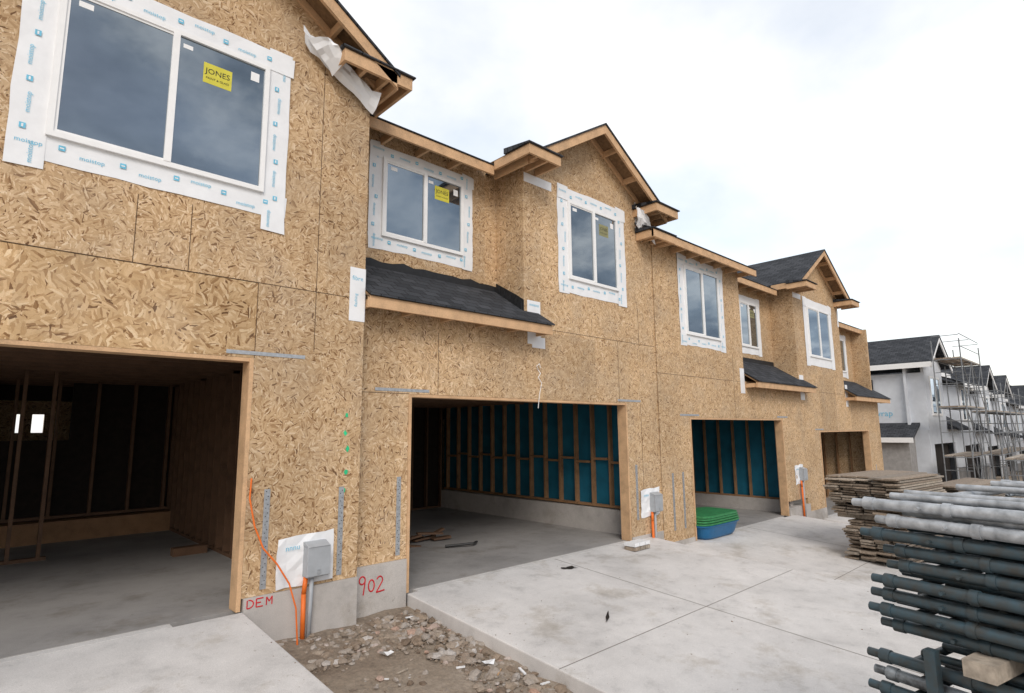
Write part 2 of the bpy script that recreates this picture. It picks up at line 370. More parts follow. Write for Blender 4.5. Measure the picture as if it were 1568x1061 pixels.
wall(W,12.5,15.62,.9,3.715,YR,.12)
wall(W,15.62,22.3,-2.1,1.0,Y2,.12,[(16.81,21.06,-9,-.10)])
wall(W,15.62,19.1,1.0,3.8,Y2,.12)
W.prism([(15.62,3.8),(19.1,3.8),(17.36,4.92)],'y',Y2+.001,Y2+.12)
W.box(15.62,15.74,Y2+.12,YR+1,.9,3.8); W.box(18.98,19.1,Y2+.12,YR+3,.9,3.8)
wall(W,19.1,22.3,.8,3.43,YR,.12)
W.box(22.18,22.3,Y2+.12,13,-2.1,3.3)
wall(W,-6,22.3,-2.6,3.3,14.,.12,[(.66,.78,.02,.36),(.90,1.08,.02,.36),(6.0,6.2,-.7,.2),(11,11.5,-.5,.3)])
Sm=B('panel_seams','seam')
def hs(x0,x1,z,y): Sm.box(x0,x1,y-.0025,y-.0005,z-.003,z+.003)
def vs(x,z0,z1,y): Sm.box(x-.0027,x+.0027,y-.0025,y-.0005,z0,z1)
hs(-6,3.06,1.42,Y1); vs(1.932,.69,1.415,Y1); vs(2.51,.8,4.1,Y1)
vs(1.32,1.42,2.04,Y1); vs(.9,1.42,2.02,Y1); vs(-.3,1.42,2.3,Y1)
hs(5.7,9.03,1.47,Y2); vs(7.9,.43,1.47,Y2); vs(4.2,.43,1.2,Y2); vs(8.5,-1.43,.43,Y2); vs(8.52,1.47,2.1,Y2)
hs(9.04,12.5,1.0,Y2-.012); vs(9.036,-1.75,3.4,Y2-.014); vs(12.0,.2,1.6,Y2-.012)
vs(15.62,-2,1,Y2); hs(15.7,19.1,.95,Y2); hs(3.1,3.78,.43,Y2)
Nl=B('sheathing_nails','black'); rn=random.Random(21)
for x in [i*.406 for i in range(-6,8)]:
    z=-1.4
    while z<4.2:
        if not(-2.4<x<1.95 and z<1.42) and not (0<x<2.2 and z>2.0): Nl.box(x-.003,x+.003,Y1-.002,Y1-.0005,z,z+.006)
        z+=.3+rn.uniform(-.04,.04)
St=B('stem_wall','stem')
St.box(1.95,3.06,Y1-.02,Y1+.2,-2.4,-1.472); St.box(-6,-2.4,Y1-.02,Y1+.2,-2.4,-1.472)
St.box(3.065,3.77,Y2-.03,Y2+.2,-2.5,-1.432); St.box(8.12,9.05,Y2-.01,Y2+.2,-2.6,-1.76)
St.box(9.05,10.05,Y2-.03,Y2+.2,-2.6,-1.99); St.box(14.42,15.7,Y2-.03,Y2+.2,-2.8,-1.9); St.box(15.7,16.8,Y2-.03,Y2+.2,-2.9,-2.1); St.box(21.08,22.3,Y2-.03,Y2+.2,-2.9,-2.1)
wf=B('walls_lower','osb')
wf.box(8.12,9.03,Y2+.001,Y2+.11,-1.76,-1.43); wf.box(9.034,10.06,Y2-.011,Y2+.11,-1.99,-1.75)
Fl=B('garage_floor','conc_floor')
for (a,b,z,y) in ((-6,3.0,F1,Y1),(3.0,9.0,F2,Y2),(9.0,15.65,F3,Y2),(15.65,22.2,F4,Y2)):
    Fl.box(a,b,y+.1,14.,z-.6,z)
J=B('garage_jamb','lumber')
for (a,b,zh,zf,y) in ((-2.4,1.93,.69,F1,Y1),(3.78,8.1,.43,F2,Y2),(10.09,14.39,.205,F3,Y2-.012),(16.81,21.06,-.10,F4,Y2)):
    J.box(b-.04,b-.002,y-.006,y+.17,zf+.004,zh-.002); J.box(a+.002,a+.04,y-.006,y+.17,zf+.004,zh-.002)
    J.box(a+.04,b-.04,y+.003,y+.17,zh-.036,zh-.002)
    J.box(b,b+.09,y+.125,y+.2,zf+.01,zh+.1)
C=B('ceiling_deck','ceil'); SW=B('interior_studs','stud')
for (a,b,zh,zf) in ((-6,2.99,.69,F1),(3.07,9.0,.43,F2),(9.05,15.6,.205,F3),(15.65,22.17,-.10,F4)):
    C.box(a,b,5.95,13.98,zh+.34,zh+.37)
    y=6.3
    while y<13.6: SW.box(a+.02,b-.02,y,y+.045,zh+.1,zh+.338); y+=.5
def studwall_x(x,y0,y1,z0,z1,sp=.41,d=.09,m='stud'):
    mb=B('interior_studs',m); mb.box(x,x+d,y0,y1,z0,z0+.04); mb.box(x,x+d,y0,y1,z1-.08,z1)
    y=y0
    while y<y1: mb.box(x,x+d,y,y+.04,z0+.04,z1-.08); y+=sp
def studwall_y(y,x0,x1,z0,z1,sp=.41,d=.09,m='stud'):
    mb=B('interior_studs',m); mb.box(x0,x1,y,y+d,z0,z0+.04); mb.box(x0,x1,y,y+d,z1-.08,z1)
    x=x0
    while x<x1: mb.box(x,x+.04,y,y+d,z0+.04,z1-.08); x+=sp
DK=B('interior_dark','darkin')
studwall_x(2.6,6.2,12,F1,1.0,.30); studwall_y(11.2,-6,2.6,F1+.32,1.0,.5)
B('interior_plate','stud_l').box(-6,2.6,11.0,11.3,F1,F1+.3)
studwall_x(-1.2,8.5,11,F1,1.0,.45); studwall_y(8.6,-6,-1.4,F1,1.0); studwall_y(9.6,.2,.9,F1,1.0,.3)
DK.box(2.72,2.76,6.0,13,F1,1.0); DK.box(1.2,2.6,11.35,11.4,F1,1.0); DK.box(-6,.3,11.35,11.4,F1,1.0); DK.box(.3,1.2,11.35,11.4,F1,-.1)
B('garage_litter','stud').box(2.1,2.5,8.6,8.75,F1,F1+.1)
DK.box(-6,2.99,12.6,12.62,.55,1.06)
studwall_x(8.52,6.1,11.5,F2+.42,.75,.405,.09,'stud_l')
SBl=B('interior_studs','stud_l')
yy=6.15;k=0
while yy<11.3: SBl.box(8.53,8.6,yy+.03,yy+.38,-.62+.06*(k%2),-.58+.06*(k%2)); yy+=.405; k+=1
B('teal_sheathing','teal').box(8.615,8.63,5.95,11.6,F2+.4,.8)
B('interior_stem','stem').box(8.45,8.64,5.93,11.6,F2,F2+.4)
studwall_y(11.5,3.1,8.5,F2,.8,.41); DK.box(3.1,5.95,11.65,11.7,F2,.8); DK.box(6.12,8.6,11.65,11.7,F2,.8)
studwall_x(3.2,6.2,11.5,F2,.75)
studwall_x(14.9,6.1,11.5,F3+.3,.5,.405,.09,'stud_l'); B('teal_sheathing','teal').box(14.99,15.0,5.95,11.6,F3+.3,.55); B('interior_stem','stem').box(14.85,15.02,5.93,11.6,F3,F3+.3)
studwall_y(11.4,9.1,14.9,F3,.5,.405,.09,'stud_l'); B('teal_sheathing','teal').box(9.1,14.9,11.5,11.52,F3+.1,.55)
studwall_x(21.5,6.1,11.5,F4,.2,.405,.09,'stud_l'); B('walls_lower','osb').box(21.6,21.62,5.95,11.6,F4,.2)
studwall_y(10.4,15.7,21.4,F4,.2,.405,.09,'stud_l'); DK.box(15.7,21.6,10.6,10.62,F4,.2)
window(B,.25,1.92,2.32,3.645,Y1,.225,seed=1,overs=.13)
window(B,3.70,5.04,2.5,3.58,YR,.185,seed=2)
window(B,6.68,7.96,2.33,3.62,Y2,.235,stick='yellow_pale',seed=3)
window(B,10.12,11.5,1.82,3.22,Y2-.012,.22,marks=True,stick=None,seed=4)
window(B,13.75,14.75,2.0,3.15,YR,.18,marks=False,stick='yellow_pale',seed=5)  # pale yellow panel here is a painted stand-in for a yellowish reflection
window(B,16.55,18.2,1.9,3.3,Y2,.25,marks=False,stick=None,seed=6)
window(B,20.2,21.4,1.8,2.9,YR,.18,marks=False,stick=None,seed=8)
gable(B,1.1,2.1,5.25,10.5,5.36,.65,ywall=Y1,ye=8)
ret_box(B,2.56,3.40,5.25,Y1+.5,4.0)
B('fascia','lumber').box(3.362,3.40,Y1+.5,8,3.87,4.0)
gable(B,7.3,1.78,5.45,10.5,5.02,.62,ywall=Y2,ye=6.2)
ret_box(B,5.35,6.0,5.30,Y2,3.93); ret_box(B,8.5,9.2,5.30,Y2,3.93)
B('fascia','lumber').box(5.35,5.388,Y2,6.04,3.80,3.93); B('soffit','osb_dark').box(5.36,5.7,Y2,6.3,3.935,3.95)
gable(B,17.3,1.95,5.45,11.,4.98,.62,ywall=Y2,ye=6.2)
ret_box(B,15.3,16.0,5.30,Y2,3.7); ret_box(B,18.8,19.5,5.30,Y2,3.72)
def eave(x0,x1,yf,zt,ywall,sl=.5,yb=11):
    B('fascia','lumber').box(x0,x1,yf,yf+.038,zt-.14,zt-.004)
    B('roof_shingles_main','shx').prism([(yf-.015,zt),(yf-.015,zt+.016),(yb,zt+.016+sl*(yb-yf)),(yb,zt+sl*(yb-yf))],'x',x0-.02,x1+.02)
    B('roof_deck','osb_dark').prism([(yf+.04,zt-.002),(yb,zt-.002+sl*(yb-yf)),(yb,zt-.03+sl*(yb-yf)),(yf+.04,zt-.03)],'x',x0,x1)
    x=x0+.05
    while x<x1-.06: B('rafter_tails','lumber').box(x,x+.038,yf+.038,ywall,zt-.13,zt-.035); x+=.55
eave(3.06,5.36,6.05,3.87,YR); eave(8.55,12.65,5.42,3.50,Y2-.012); eave(12.65,15.3,6.05,3.58,YR); eave(19.5,22.6,6.05,3.3,YR)
eave(-6,-.9,5.3,4.2,Y1)
ret_box(B,8.55,9.25,5.415,Y2-.014,3.497)
B('roof_shingles_main','shx').prism([(11,6.35),(15.2,4.2),(15.2,4.18),(11,6.33)],'x',-6,22.6)
pent(B,3.065,5.97,5.5,1.46,YR-.005,2.05,Y2); pent(B,12.52,15.95,5.5,1.0,YR-.005,1.6,Y2-.012); pent(B,19.12,22.6,5.5,.9,YR-.005,1.5,Y2)
Fe=B('felt_flashing','felt')
n=16; rn=random.Random(8)
tops=[2.17+rn.uniform(-.025,.025) for _ in range(n+1)]
for i in range(n):
    a=3.065+(5.69-3.065)*i/n; b=3.065+(5.69-3.065)*(i+1)/n
    Fe.poly([(a,YR-.012,2.02),(b,YR-.012,2.02),(b,YR-.008,tops[i+1]),(a,YR-.008,tops[i])])
Fe.box(12.5,15.6,YR-.012,YR-.003,1.55,1.72)
Fe.prism([(Y2+.0,1.62),(YR-.01,2.0),(YR-.01,2.2),(Y2+.15,1.95),(Y2+.0,1.85)],'x',5.688,5.699)
for i in range(5):
    yy=5.82+.12*i; Fe.box(5.66,5.692,yy,yy+.1,1.64+.078*i,1.82+.078*i)
T=B('flashing_patch','tape')
T.box(2.88,3.064,Y1-.006,Y1-.002,1.17,1.76); T.box(3.062,3.066,Y1-.006,Y2,1.17,1.76)
T.box(5.76,6.03,Y2-.006,Y2-.002,1.22,1.86); T.box(5.72,6.32,Y2-.006,Y2-.002,3.66,3.8); T.box(5.85,6.12,Y2-.007,Y2-.003,1.17,1.33)
T.box(12.3,12.5,Y2-.02,Y2-.014,.75,1.3); T.box(15.68,15.95,Y2-.006,Y2-.002,.7,1.35); T.box(19.15,19.35,Y2-.006,Y2-.002,.6,1.25)
I=B('tape_print','ink')
text(I,'fibre',(2.97,Y1-.008,1.62),(1,0,0),(0,0,1),.07); text(I,'moistop',(5.9,Y2-.009,1.78),(1,0,0),(0,0,1),.06); text(I,'flashing',(2.97,Y1-.008,1.4),(0,0,1),(-1,0,0),.05)
def flap(pts_top,pts_bot,n=10,seed=0):
    rn=random.Random(seed); rows=[]
    for i in range(n+1):
        f=i/n; a=Vector(pts_top[0]).lerp(Vector(pts_top[1]),f); b=Vector(pts_bot[0]).lerp(Vector(pts_bot[1]),f)
        row=[]
        for j in range(5):
            p=a.lerp(b,j/4); p.y+=rn.uniform(-.035,.02)-.04*math.sin(j/4*3); p.z+=rn.uniform(-.015,.015); row.append(p)
        rows.append(row)
    mb=B('loose_membrane','tape')
    for i in range(n):
        for j in range(4): mb.poly([rows[i][j],rows[i+1][j],rows[i+1][j+1],rows[i][j+1]])
flap([(2.2,5.5,4.2),(3.1,5.45,3.78)],[(2.24,5.55,4.06),(3.06,5.55,3.56)],seed=1)
flap([(2.45,5.35,4.1),(2.62,5.3,3.95)],[(2.25,5.5,4.1),(2.55,5.5,3.8)],6,seed=2)
flap([(8.30,5.6,3.9),(8.5,5.55,3.85)],[(8.4,5.7,3.6),(9.0,5.7,3.36)],seed=3)
T.box(8.55,8.75,Y2-.006,Y2-.002,3.6,4.1)
T.box(19.0,19.1,Y2-.006,Y2-.002,3.0,3.5); T.box(15.66,16.2,Y2-.006,Y2-.002,3.42,3.56)
for x,z0,z1,y in ((2.115,-1.42,-.53,Y1),(2.86,-1.42,-.56,Y1),(3.665,-1.38,-.52,Y2),(8.3,-1.5,-.6,Y2),(9.4,-1.8,-.8,Y2-.012),(9.75,-1.8,-.8,Y2-.012),(15.2,-1.8,-1.0,Y2-.012),(21.5,-2.0,-1.2,Y2)): straps(B,x,z0,z1,y,.055)
for x0,x1,z,y in ((1.68,2.42,.735,Y1),(3.33,4.07,.47,Y2),(7.85,8.5,.47,Y2),(9.75,10.45,.25,Y2-.012),(14.1,14.7,.25,Y2-.012),(16.5,17.1,-.06,Y2)): hstrap(B,x0,x1,z,y)
Gm=B('green_paint_marks','green')
for z in (.17,-.02,-.18,-.42,-.6):
    cxx=2.9+random.uniform(-.02,.02); Gm.poly([(cxx+.02*math.cos(t)*random.uniform(.6,1.3),Y1-.004,z+.028*math.sin(t)*random.uniform(.6,1.3)) for t in [i*math.pi/5 for i in range(10)]])
R_=B('spray_numbers','red')
def stroke(pts,y,r=.0085):
    R_.path([(p[0],y,p[1]) for p in pts],r,6)
ys=Y2-.028
def circ(cx,cz,rx,rz,a0,a1,n=12): return [(cx+rx*math.cos(math.radians(a0+(a1-a0)*i/n)),cz+rz*math.sin(math.radians(a0+(a1-a0)*i/n))) for i in range(n+1)]
stroke(circ(3.22,-1.57,.035,.04,0,360)+[(3.25,-1.62),(3.235,-1.72)],ys)
stroke(circ(3.33,-1.64,.035,.06,80,440),ys)
stroke(circ(3.43,-1.6,.035,.04,160,-20)+[(3.39,-1.72),(3.49,-1.71)],ys)
ys1=Y1-.019
stroke([(1.98,-1.49),(1.98,-1.56)]+circ(1.99,-1.525,.045,.035,-90,90)[:],ys1,.006); stroke([(2.12,-1.49),(2.06,-1.49),(2.06,-1.56),(2.12,-1.56)],ys1,.006); stroke([(2.06,-1.525),(2.1,-1.525)],ys1,.006); stroke([(2.15,-1.56),(2.15,-1.49),(2.175,-1.53),(2.2,-1.49),(2.2,-1.56)],ys1,.006)
B.done(smooth=('loose_membrane',))

# ------------------------------------------------------------------ meters
def meter(x,z,y,floor):
    g=Grp('electric_meter_box')
    mb=g('weather_board','tape'); rn=random.Random(int(x*10))
    n=6; pts=[]
    for i in range(n+1):
        row=[]
        for j in range(n+1): row.append((x-.30+.56*i/n+rn.uniform(-.012,.012),y-.008-rn.uniform(0,.02),z-.29+.46*j/n+.03*i/n+rn.uniform(-.012,.012)))
        pts.append(row)
    for i in range(n):
        for j in range(n): mb.poly([pts[i][j],pts[i+1][j],pts[i+1][j+1],pts[i][j+1]])
    text(g('board_print','ink'),'nnnu',(x-.16,y-.032,z+.06),(1,0,.05),(0,0,1),.07)
    b=g('box','meter'); b.box(x-.05,x+.16,y-.13,y-.01,z-.2,z+.08); b.box(x-.06,x+.17,y-.14,y-.13,z-.19,z+.085)
    b.prism([(y-.15,z+.08),(y-.01,z+.08),(y-.01,z+.12),(y-.05,z+.12)],'x',x-.055,x+.165)
    g('latch','steel').box(x+.04,x+.07,y-.147,y-.14,z-.17,z-.13)
    g('conduit','orange').path([(x-.03,y-.05,z-.2),(x-.05,y-.06,z-.35),(x-.05,y-.07,floor)],.022,10)
    g('pipe','meter').tube((x+.02,y-.07,z-.2),(x,y-.08,floor),.02,10)
    g.done(bev={'box':.006},smooth=('conduit','pipe'))
meter(2.53,-1.17,Y1,-1.98); meter(8.68,-1.2,Y2,-2.15); meter(15.2,-1.1,Y2,-2.35)
g=Grp('orange_cable')
cp=[(1.96,5.58,-.42),(1.95,5.57,-.6),(2.0,5.55,-.85),(2.08,5.53,-1.05),(2.2,5.5,-1.2),(2.3,5.45,-1.38),(2.36,5.42,-1.6),(2.38,5.4,-1.94)]
g('cable','orange').path(cp,.008,8); g.done()
g=Grp('hanging_wire'); g('wire','vinyl').path([(5.95,5.79,.86),(5.98,5.76,.8),(5.93,5.76,.74),(5.99,5.75,.66),(5.95,5.76,.5),(5.93,5.77,.3)],.005,6)
g('knot','vinyl').path([(5.95,5.78,.86),(5.9,5.76,.9),(5.96,5.76,.94),(5.99,5.77,.88)],.005,6); g.done()

# ------------------------------------------------------------------ ground
def base(x): return max(-3.1,-1.80-.037*max(x,0))
def gz(x,y):
    return base(x)+.073*(max(min(y,5.8),-4)-5.8)
rn=random.Random(3)
mb=MB()
xs=[-400,-100,-30,-10,-5]+[i*.25 for i in range(-8,48)]+[12+i for i in range(0,20)]+[34,40,50,70,100,200,500,1500]
ysl=[-800,-200,-60,-20,-8,-4]+[-3+i*.25 for i in range(0,36)]+[6.5,8,12,20,40,80,200,800]
nx,ny=len(xs),len(ysl)
for y in ysl:
    for x in xs:
        z=gz(x,y)
        if 1.9<x<10 and -3<y<5.9: z+=rn.uniform(-.025,.02)
        mb.v.append((x,y,z))
for j in range(ny-1):
    for i in range(nx-1):
        mb.f.append((j*nx+i,j*nx+i+1,(j+1)*nx+i+1,(j+1)*nx+i))
mb.obj('ground','dirt',smooth=True)
def driveway(x0,x1,z,yw,joints=(),yend=-4):
    g=Grp('driveway'); s=.073; zz=lambda y:z+s*(y-yw)
    mb=g('slab','conc'); P=[(yw,zz(yw)),(yend,zz(yend)),(yend,zz(yend)-.25),(yw,zz(yw)-.25)]
    mb.prism(P,'x',x0,x1)
    g('slab_inside','conc').box(x0+.15,x1-.55,yw+.002,yw+.1,z-.3,z-.001)
    jm=g('control_joint','joint')
    for k in joints:
        if k[0]=='y': 
            y=k[1]; jm.obox((x0,y-.004,zz(y)+.0015),(x1-x0,0,0),(0,.008,.008*s),(0,0,.001))
        else:
            x=k[1]; jm.obox((x-.004,yend,zz(yend)+.0015),(.008,0,0),(0,yw-yend,(yw-yend)*s),(0,0,.001))
    g.done(bev={'slab':.012})
driveway(-2.6,1.95,F1-.003,Y1+.0,[('y',2.8),('x',-.3)])
driveway(3.8,8.67,F2-.003,Y2+.0,[('y',3.5),('x',6.25),('y',.9)])
driveway(9.55,14.7,F3-.003,Y2,[('y',3.3),('x',12.2)])
driveway(16.5,21.3,F4-.003,Y2,[('y',3.3)])
def zd(y,z=F2,yw=Y2): return z-.003+.073*(y-yw)
def rocks(name,regions,seed):
    rn=random.Random(seed); mb=MB()
    t=(1+5**.5)/2
    iv=[Vector(v).normalized() for v in [(-1,t,0),(1,t,0),(-1,-t,0),(1,-t,0),(0,-1,t),(0,1,t),(0,-1,-t),(0,1,-t),(t,0,-1),(t,0,1),(-t,0,-1),(-t,0,1)]]
    fc=[(0,11,5),(0,5,1),(0,1,7),(0,7,10),(0,10,11),(1,5,9),(5,11,4),(11,10,2),(10,7,6),(7,1,8),(3,9,4),(3,4,2),(3,2,6),(3,6,8),(3,8,9),(4,9,5),(2,4,11),(6,2,10),(8,6,7),(9,8,1)]
    for reg in regions:
        (x0,x1,y0,y1,n,r0,r1,fn)=reg[:8]; zf=reg[8] if len(reg)>8 else gz
        for _ in range(n):
            x=rn.uniform(x0,x1); y=rn.uniform(y0,y1)
            if fn and not fn(x,y,rn): continue
            r=r0+(r1-r0)*rn.random()**5; sx,sy,sz=r*rn.uniform(.7,1.4),r*rn.uniform(.7,1.4),r*rn.uniform(.4,.8)
            a=rn.uniform(0,6.3); n0=len(mb.v); z=zf(x,y)+sz*.3
            for v in iv:
                k=rn.uniform(.75,1.25); px,py=v.x*sx*k,v.y*sy*k
                mb.v.append((x+px*math.cos(a)-py*math.sin(a),y+px*math.sin(a)+py*math.cos(a),z+v.z*sz*k))
            for f in fc: mb.f.append(tuple(n0+i for i in f))
    return mb.obj(name,'rock')
edge=lambda a,b: (lambda x,y,r: r.random()<.15+.85*max(0,1-min(abs(x-a),abs(x-b))/.5))
nearedge=lambda a: (lambda x,y,r: r.random()<math.exp(-abs(x-a)/.12))
rocks('gravel',[(2.0,3.78,-1,5.55,7500,.004,.036,edge(9,3.7)),(2.0,3.78,4.8,5.55,1500,.005,.05,None),(3.2,3.79,0,5.6,2200,.005,.06,None),(8.7,9.53,-2,5.75,5500,.007,.05,None),(14.75,16.45,-1,5.7,900,.02,.06,None),(22.5,30,-4,7,900,.03,.15,None),(9,30,-9,-4.2,500,.03,.1,None),
 (3.82,4.6,.5,5.6,500,.003,.009,nearedge(3.8),lambda x,y:zd(y)),(7.6,8.66,.5,5.6,700,.003,.009,nearedge(8.67),lambda x,y:zd(y)),(3.9,8.6,.5,5.6,160,.003,.009,None,lambda x,y:zd(y)),(1.4,1.95,2.5,5.5,200,.003,.008,nearedge(1.95),lambda x,y:zd(y,F1,Y1))],5)
g=Grp('construction_debris'); rn=random.Random(11)
for _ in range(90):
    if rn.random()<.55: x,y=rn.uniform(2.1,3.7),rn.uniform(1,5.5)
    else: x,y=rn.uniform(8.75,9.5),rn.uniform(0,5.7)
    a=rn.uniform(0,6.3); L=rn.uniform(.03,.14); w=rn.uniform(.006,.022); d=Vector((math.cos(a),math.sin(a),rn.uniform(-.1,.1))); n=Vector((-math.sin(a),math.cos(a),0))
    g('wood_scrap' ,'plank' if rn.random()<.5 else ('lumber' if rn.random()<.7 else 'tape')).obox((x,y,gz(x,y)+.02),d*L,n*w,(0,0,.01))
for (x,y) in ((2.9,4.75),(3.55,4.1),(9.1,3.6),(8.95,4.6)):
    z=gz(x,y)+.04; g('paper_scrap','tape').poly([(x+.08*math.cos(t)*rn.uniform(.5,1.2),y+.05*math.sin(t)*rn.uniform(.5,1.2),z+rn.uniform(-.02,.03)) for t in [i*math.pi/4 for i in range(8)]])
g.done()
g=Grp('driveway_litter'); rn=random.Random(4)
for (x,y,L,w,a) in ((6.08,5.37,.13,.06,-.3),(5.07,3.97,.15,.018,.6)):
    pts=[]
    for i in range(12):
        t=i*math.pi/6; px,py=L*math.cos(t)*rn.uniform(.6,1.1),w*math.sin(t)*rn.uniform(.5,1.2); yy=y+px*math.sin(a)+py*math.cos(a)
        pts.append((x+px*math.cos(a)-py*math.sin(a),yy,zd(yy)+.008+rn.uniform(0,.012)))
    g('dark_scrap','darkin').poly(pts)
g.done()
g=Grp('debris_pile'); rn=random.Random(9)
for _ in range(12):
    x,y=rn.uniform(4.9,5.9),rn.uniform(8.0,8.8); a=rn.uniform(-.5,.5); L=rn.uniform(.2,.45)
    g('lumber_offcut','stud').obox((x,y,F2+.02+rn.random()*.12),(L*math.cos(a),L*math.sin(a),rn.uniform(-.05,.08)),(-.08*math.sin(a),.08*math.cos(a),0),(0,0,.03))
g('dark_tool','black').path([(5.6,7.5,F2+.03),(6.0,7.3,F2+.05),(6.15,7.4,F2+.04)],.02)
g.done()
g=Grp('brick_bundle')
for i in range(3):
    for j in range(2): g('bricks','tape' if j else 'plank').box(7.55+i*.14,7.67+i*.14,5.35,5.55,zd(5.4)+.006+.06*j,zd(5.4)+.058+.06*j)
g.done(bev={'bricks':.004})
g=Grp('plastic_storage_tub')
cx,cy_=10.85,6.0
def sup(t,e=.35):
    c,s=math.cos(t),math.sin(t); return (abs(c)**e*(1 if c>0 else -1),abs(s)**e*(1 if s>0 else -1))
def lathe(mb,rs,ax,ay,n=40):
    n0=len(mb.v)
    for (h,r) in rs:
        for i in range(n):
            c,s=sup(2*math.pi*i/n); mb.v.append((cx+r*ax*c,cy_+r*ay*s,F3+h))
    for k in range(len(rs)-1):
        for i in range(n): j=(i+1)%n; mb.f.append((n0+k*n+i,n0+k*n+j,n0+(k+1)*n+j,n0+(k+1)*n+i))
lathe(g('tub','blue'),[(0,.8),(.04,.86),(.22,.97),(.24,1.02),(.26,1.02)],.72,.42)
for q in range(4): lathe(g('lid','greenp'),[(.262+.045*q,.98),(.268+.045*q,1.03-.02*q),(.295+.045*q,1.03-.02*q),(.30+.045*q,.93),(.301+.045*q,0.)],.72,.42)
g.done()

# ------------------------------------------------------------------ plank stack
def plank_stack(ox,oy,oz,L,ncol,nrow,w=.235,t=.042,dirx=(1,0),seed=0,gap=None,z0=.1):
    g=Grp('plank_stack'); rn=random.Random(seed); d=Vector((dirx[0],dirx[1],0)).normalized(); n=Vector((-d.y,d.x,0))
    B0=g('bearer','plank')
    for f in (.1,.5,.85): B0.obox(Vector((ox,oy,oz))+d*L*f,d*.1,n*ncol*w,(0,0,z0))
    z=oz+z0; rsh=0
    for r in range(nrow):
        if gap and r==gap:
            for f in (.12,.6): B0.obox(Vector((ox,oy,z))+d*L*f,d*.09,n*ncol*w,(0,0,.09))
            z+=.09
        if r%4==0: rsh=rn.uniform(-.1,.1)
        skip=ncol if not gap or r>=gap else ncol-1
        for c in range(skip):
            sh=rn.uniform(-.13,.13)+rsh; wj=rn.uniform(-.02,.02)
            g('planks','plank').obox(Vector((ox,oy,z))+d*sh+n*(c*w+wj),d*(L+rn.uniform(-.08,.08))+Vector((0,0,rn.uniform(-.012,.012))),n*(w-.014)+Vector((0,0,rn.uniform(-.004,.004))),(0,0,t-.012))
        z+=t
    g.done(bev={'planks':.004})
plank_stack(11.3,2.7,-2.31,1.9,5,31,seed=1,gap=15,z0=.08,dirx=(1,-.12))
plank_stack(14.0,2.0,-2.42,2.2,4,28,seed=3,dirx=(1,-.1))
plank_stack(16.6,1.3,-2.6,2.2,5,26,seed=5,dirx=(.9,.1))
plank_stack(13.2,.9,-2.5,2.2,4,24,seed=7,dirx=(.95,-.2))

# ------------------------------------------------------------------ scaffold frame stack
def frame_stack(ox,oy,levels,d1,L=1.9,Wd=1.45,seed=0,mats=('bluet','galv'),bear=(),frac=.7,post=True,top=0):
    g=Grp('scaffold_frame_stack'); rn=random.Random(seed); d1=Vector((d1[0],d1[1],0)).normalized(); d2=Vector((-d1.y,d1.x,0))
    r=.0235; nl=len(levels)
    for i,z in enumerate(levels):
        mt=mats[0] if rn.random()<frac else mats[1]
        if i>=nl-top: mt='galvtop'
        T=g('frame_'+str(i+1),mt); H=g('tube_bore','black')
        o=Vector((ox,oy,z))+d1*rn.uniform(-.06,.08)+d2*rn.uniform(-.03,.04); yaw=rn.uniform(-.03,.03)
        a=(d1+d2*yaw).normalized(); a.z=rn.uniform(-.008,.008); b=Vector((-a.y,a.x,0))
        for k in (0,Wd,.38,Wd-.38,.12):
            s,e=(0,L) if k in (0,Wd) else (.25,L-.1)
            p=o+b*k; T.tube(p+a*s,p+a*e,r if k in (0,Wd) else .018,14)
            if k in (0,Wd):
                T.tube(p-a*.0,p+a*.04,r+.004,14); T.tube(p-a*.05,p,.017,12); H.tube(p-a*.0515,p-a*.050,.013,10)
                T.tube(p+a*.3,p+a*.33,r+.005,14); T.tube(p+a*1.2,p+a*1.23,r+.005,14)
        # nested inner ladder tubes lying between the legs
        for k in (.06,.22,.7,1.0):
            p=o+b*k+Vector((0,0,.033)); T.tube(p+a*(.02+rn.uniform(0,.12)),p+a*(L-.05),.015,10)
        for s in (.12,.38,.55,.8,1.0,1.25,1.45,L-.08): T.tube(o+a*s,o+a*s+b*Wd,.018,12)
        for s in (.22,.7,1.3): T.tube(o+a*s,o+a*s-b*.045,.008,6)
    for z in bear:
        for s in (.3,1.4): g('timber_bearer','plank').obox(Vector((ox,oy,z))+d1*s-d2*.1,d1*.1,d2*(Wd+.2),(0,0,.06))
    if post:
        p=Vector((ox,oy,0))+d1*.16-d2*.075
        g('rack_post','bluet').obox(p+Vector((0,0,-2.15)),d1*.04,d2*.04,(0,0,1.3))
    g.done(allsmooth=True)
dd=(-.22,-.975)
upper=[-.81+.060*i for i in range(9)]
lower=[-.95-.062*i for i in range(18)][::-1]
frame_stack(2.88,.79,lower+upper,dd,seed=2,bear=(-2.1,-.895),frac=.6,top=2)
frame_stack(6.9,.75,[-2.2+.08*i for i in range(20)],(-.1,-.99),seed=4,mats=('galv','bluet'),bear=(-2.32,),frac=.6,post=False)
frame_stack(9.6,-.25,[-2.25+.08*i for i in range(18)],(.98,-.2),seed=6,mats=('galv','bluet'),bear=(-2.4,),frac=.7,post=False)

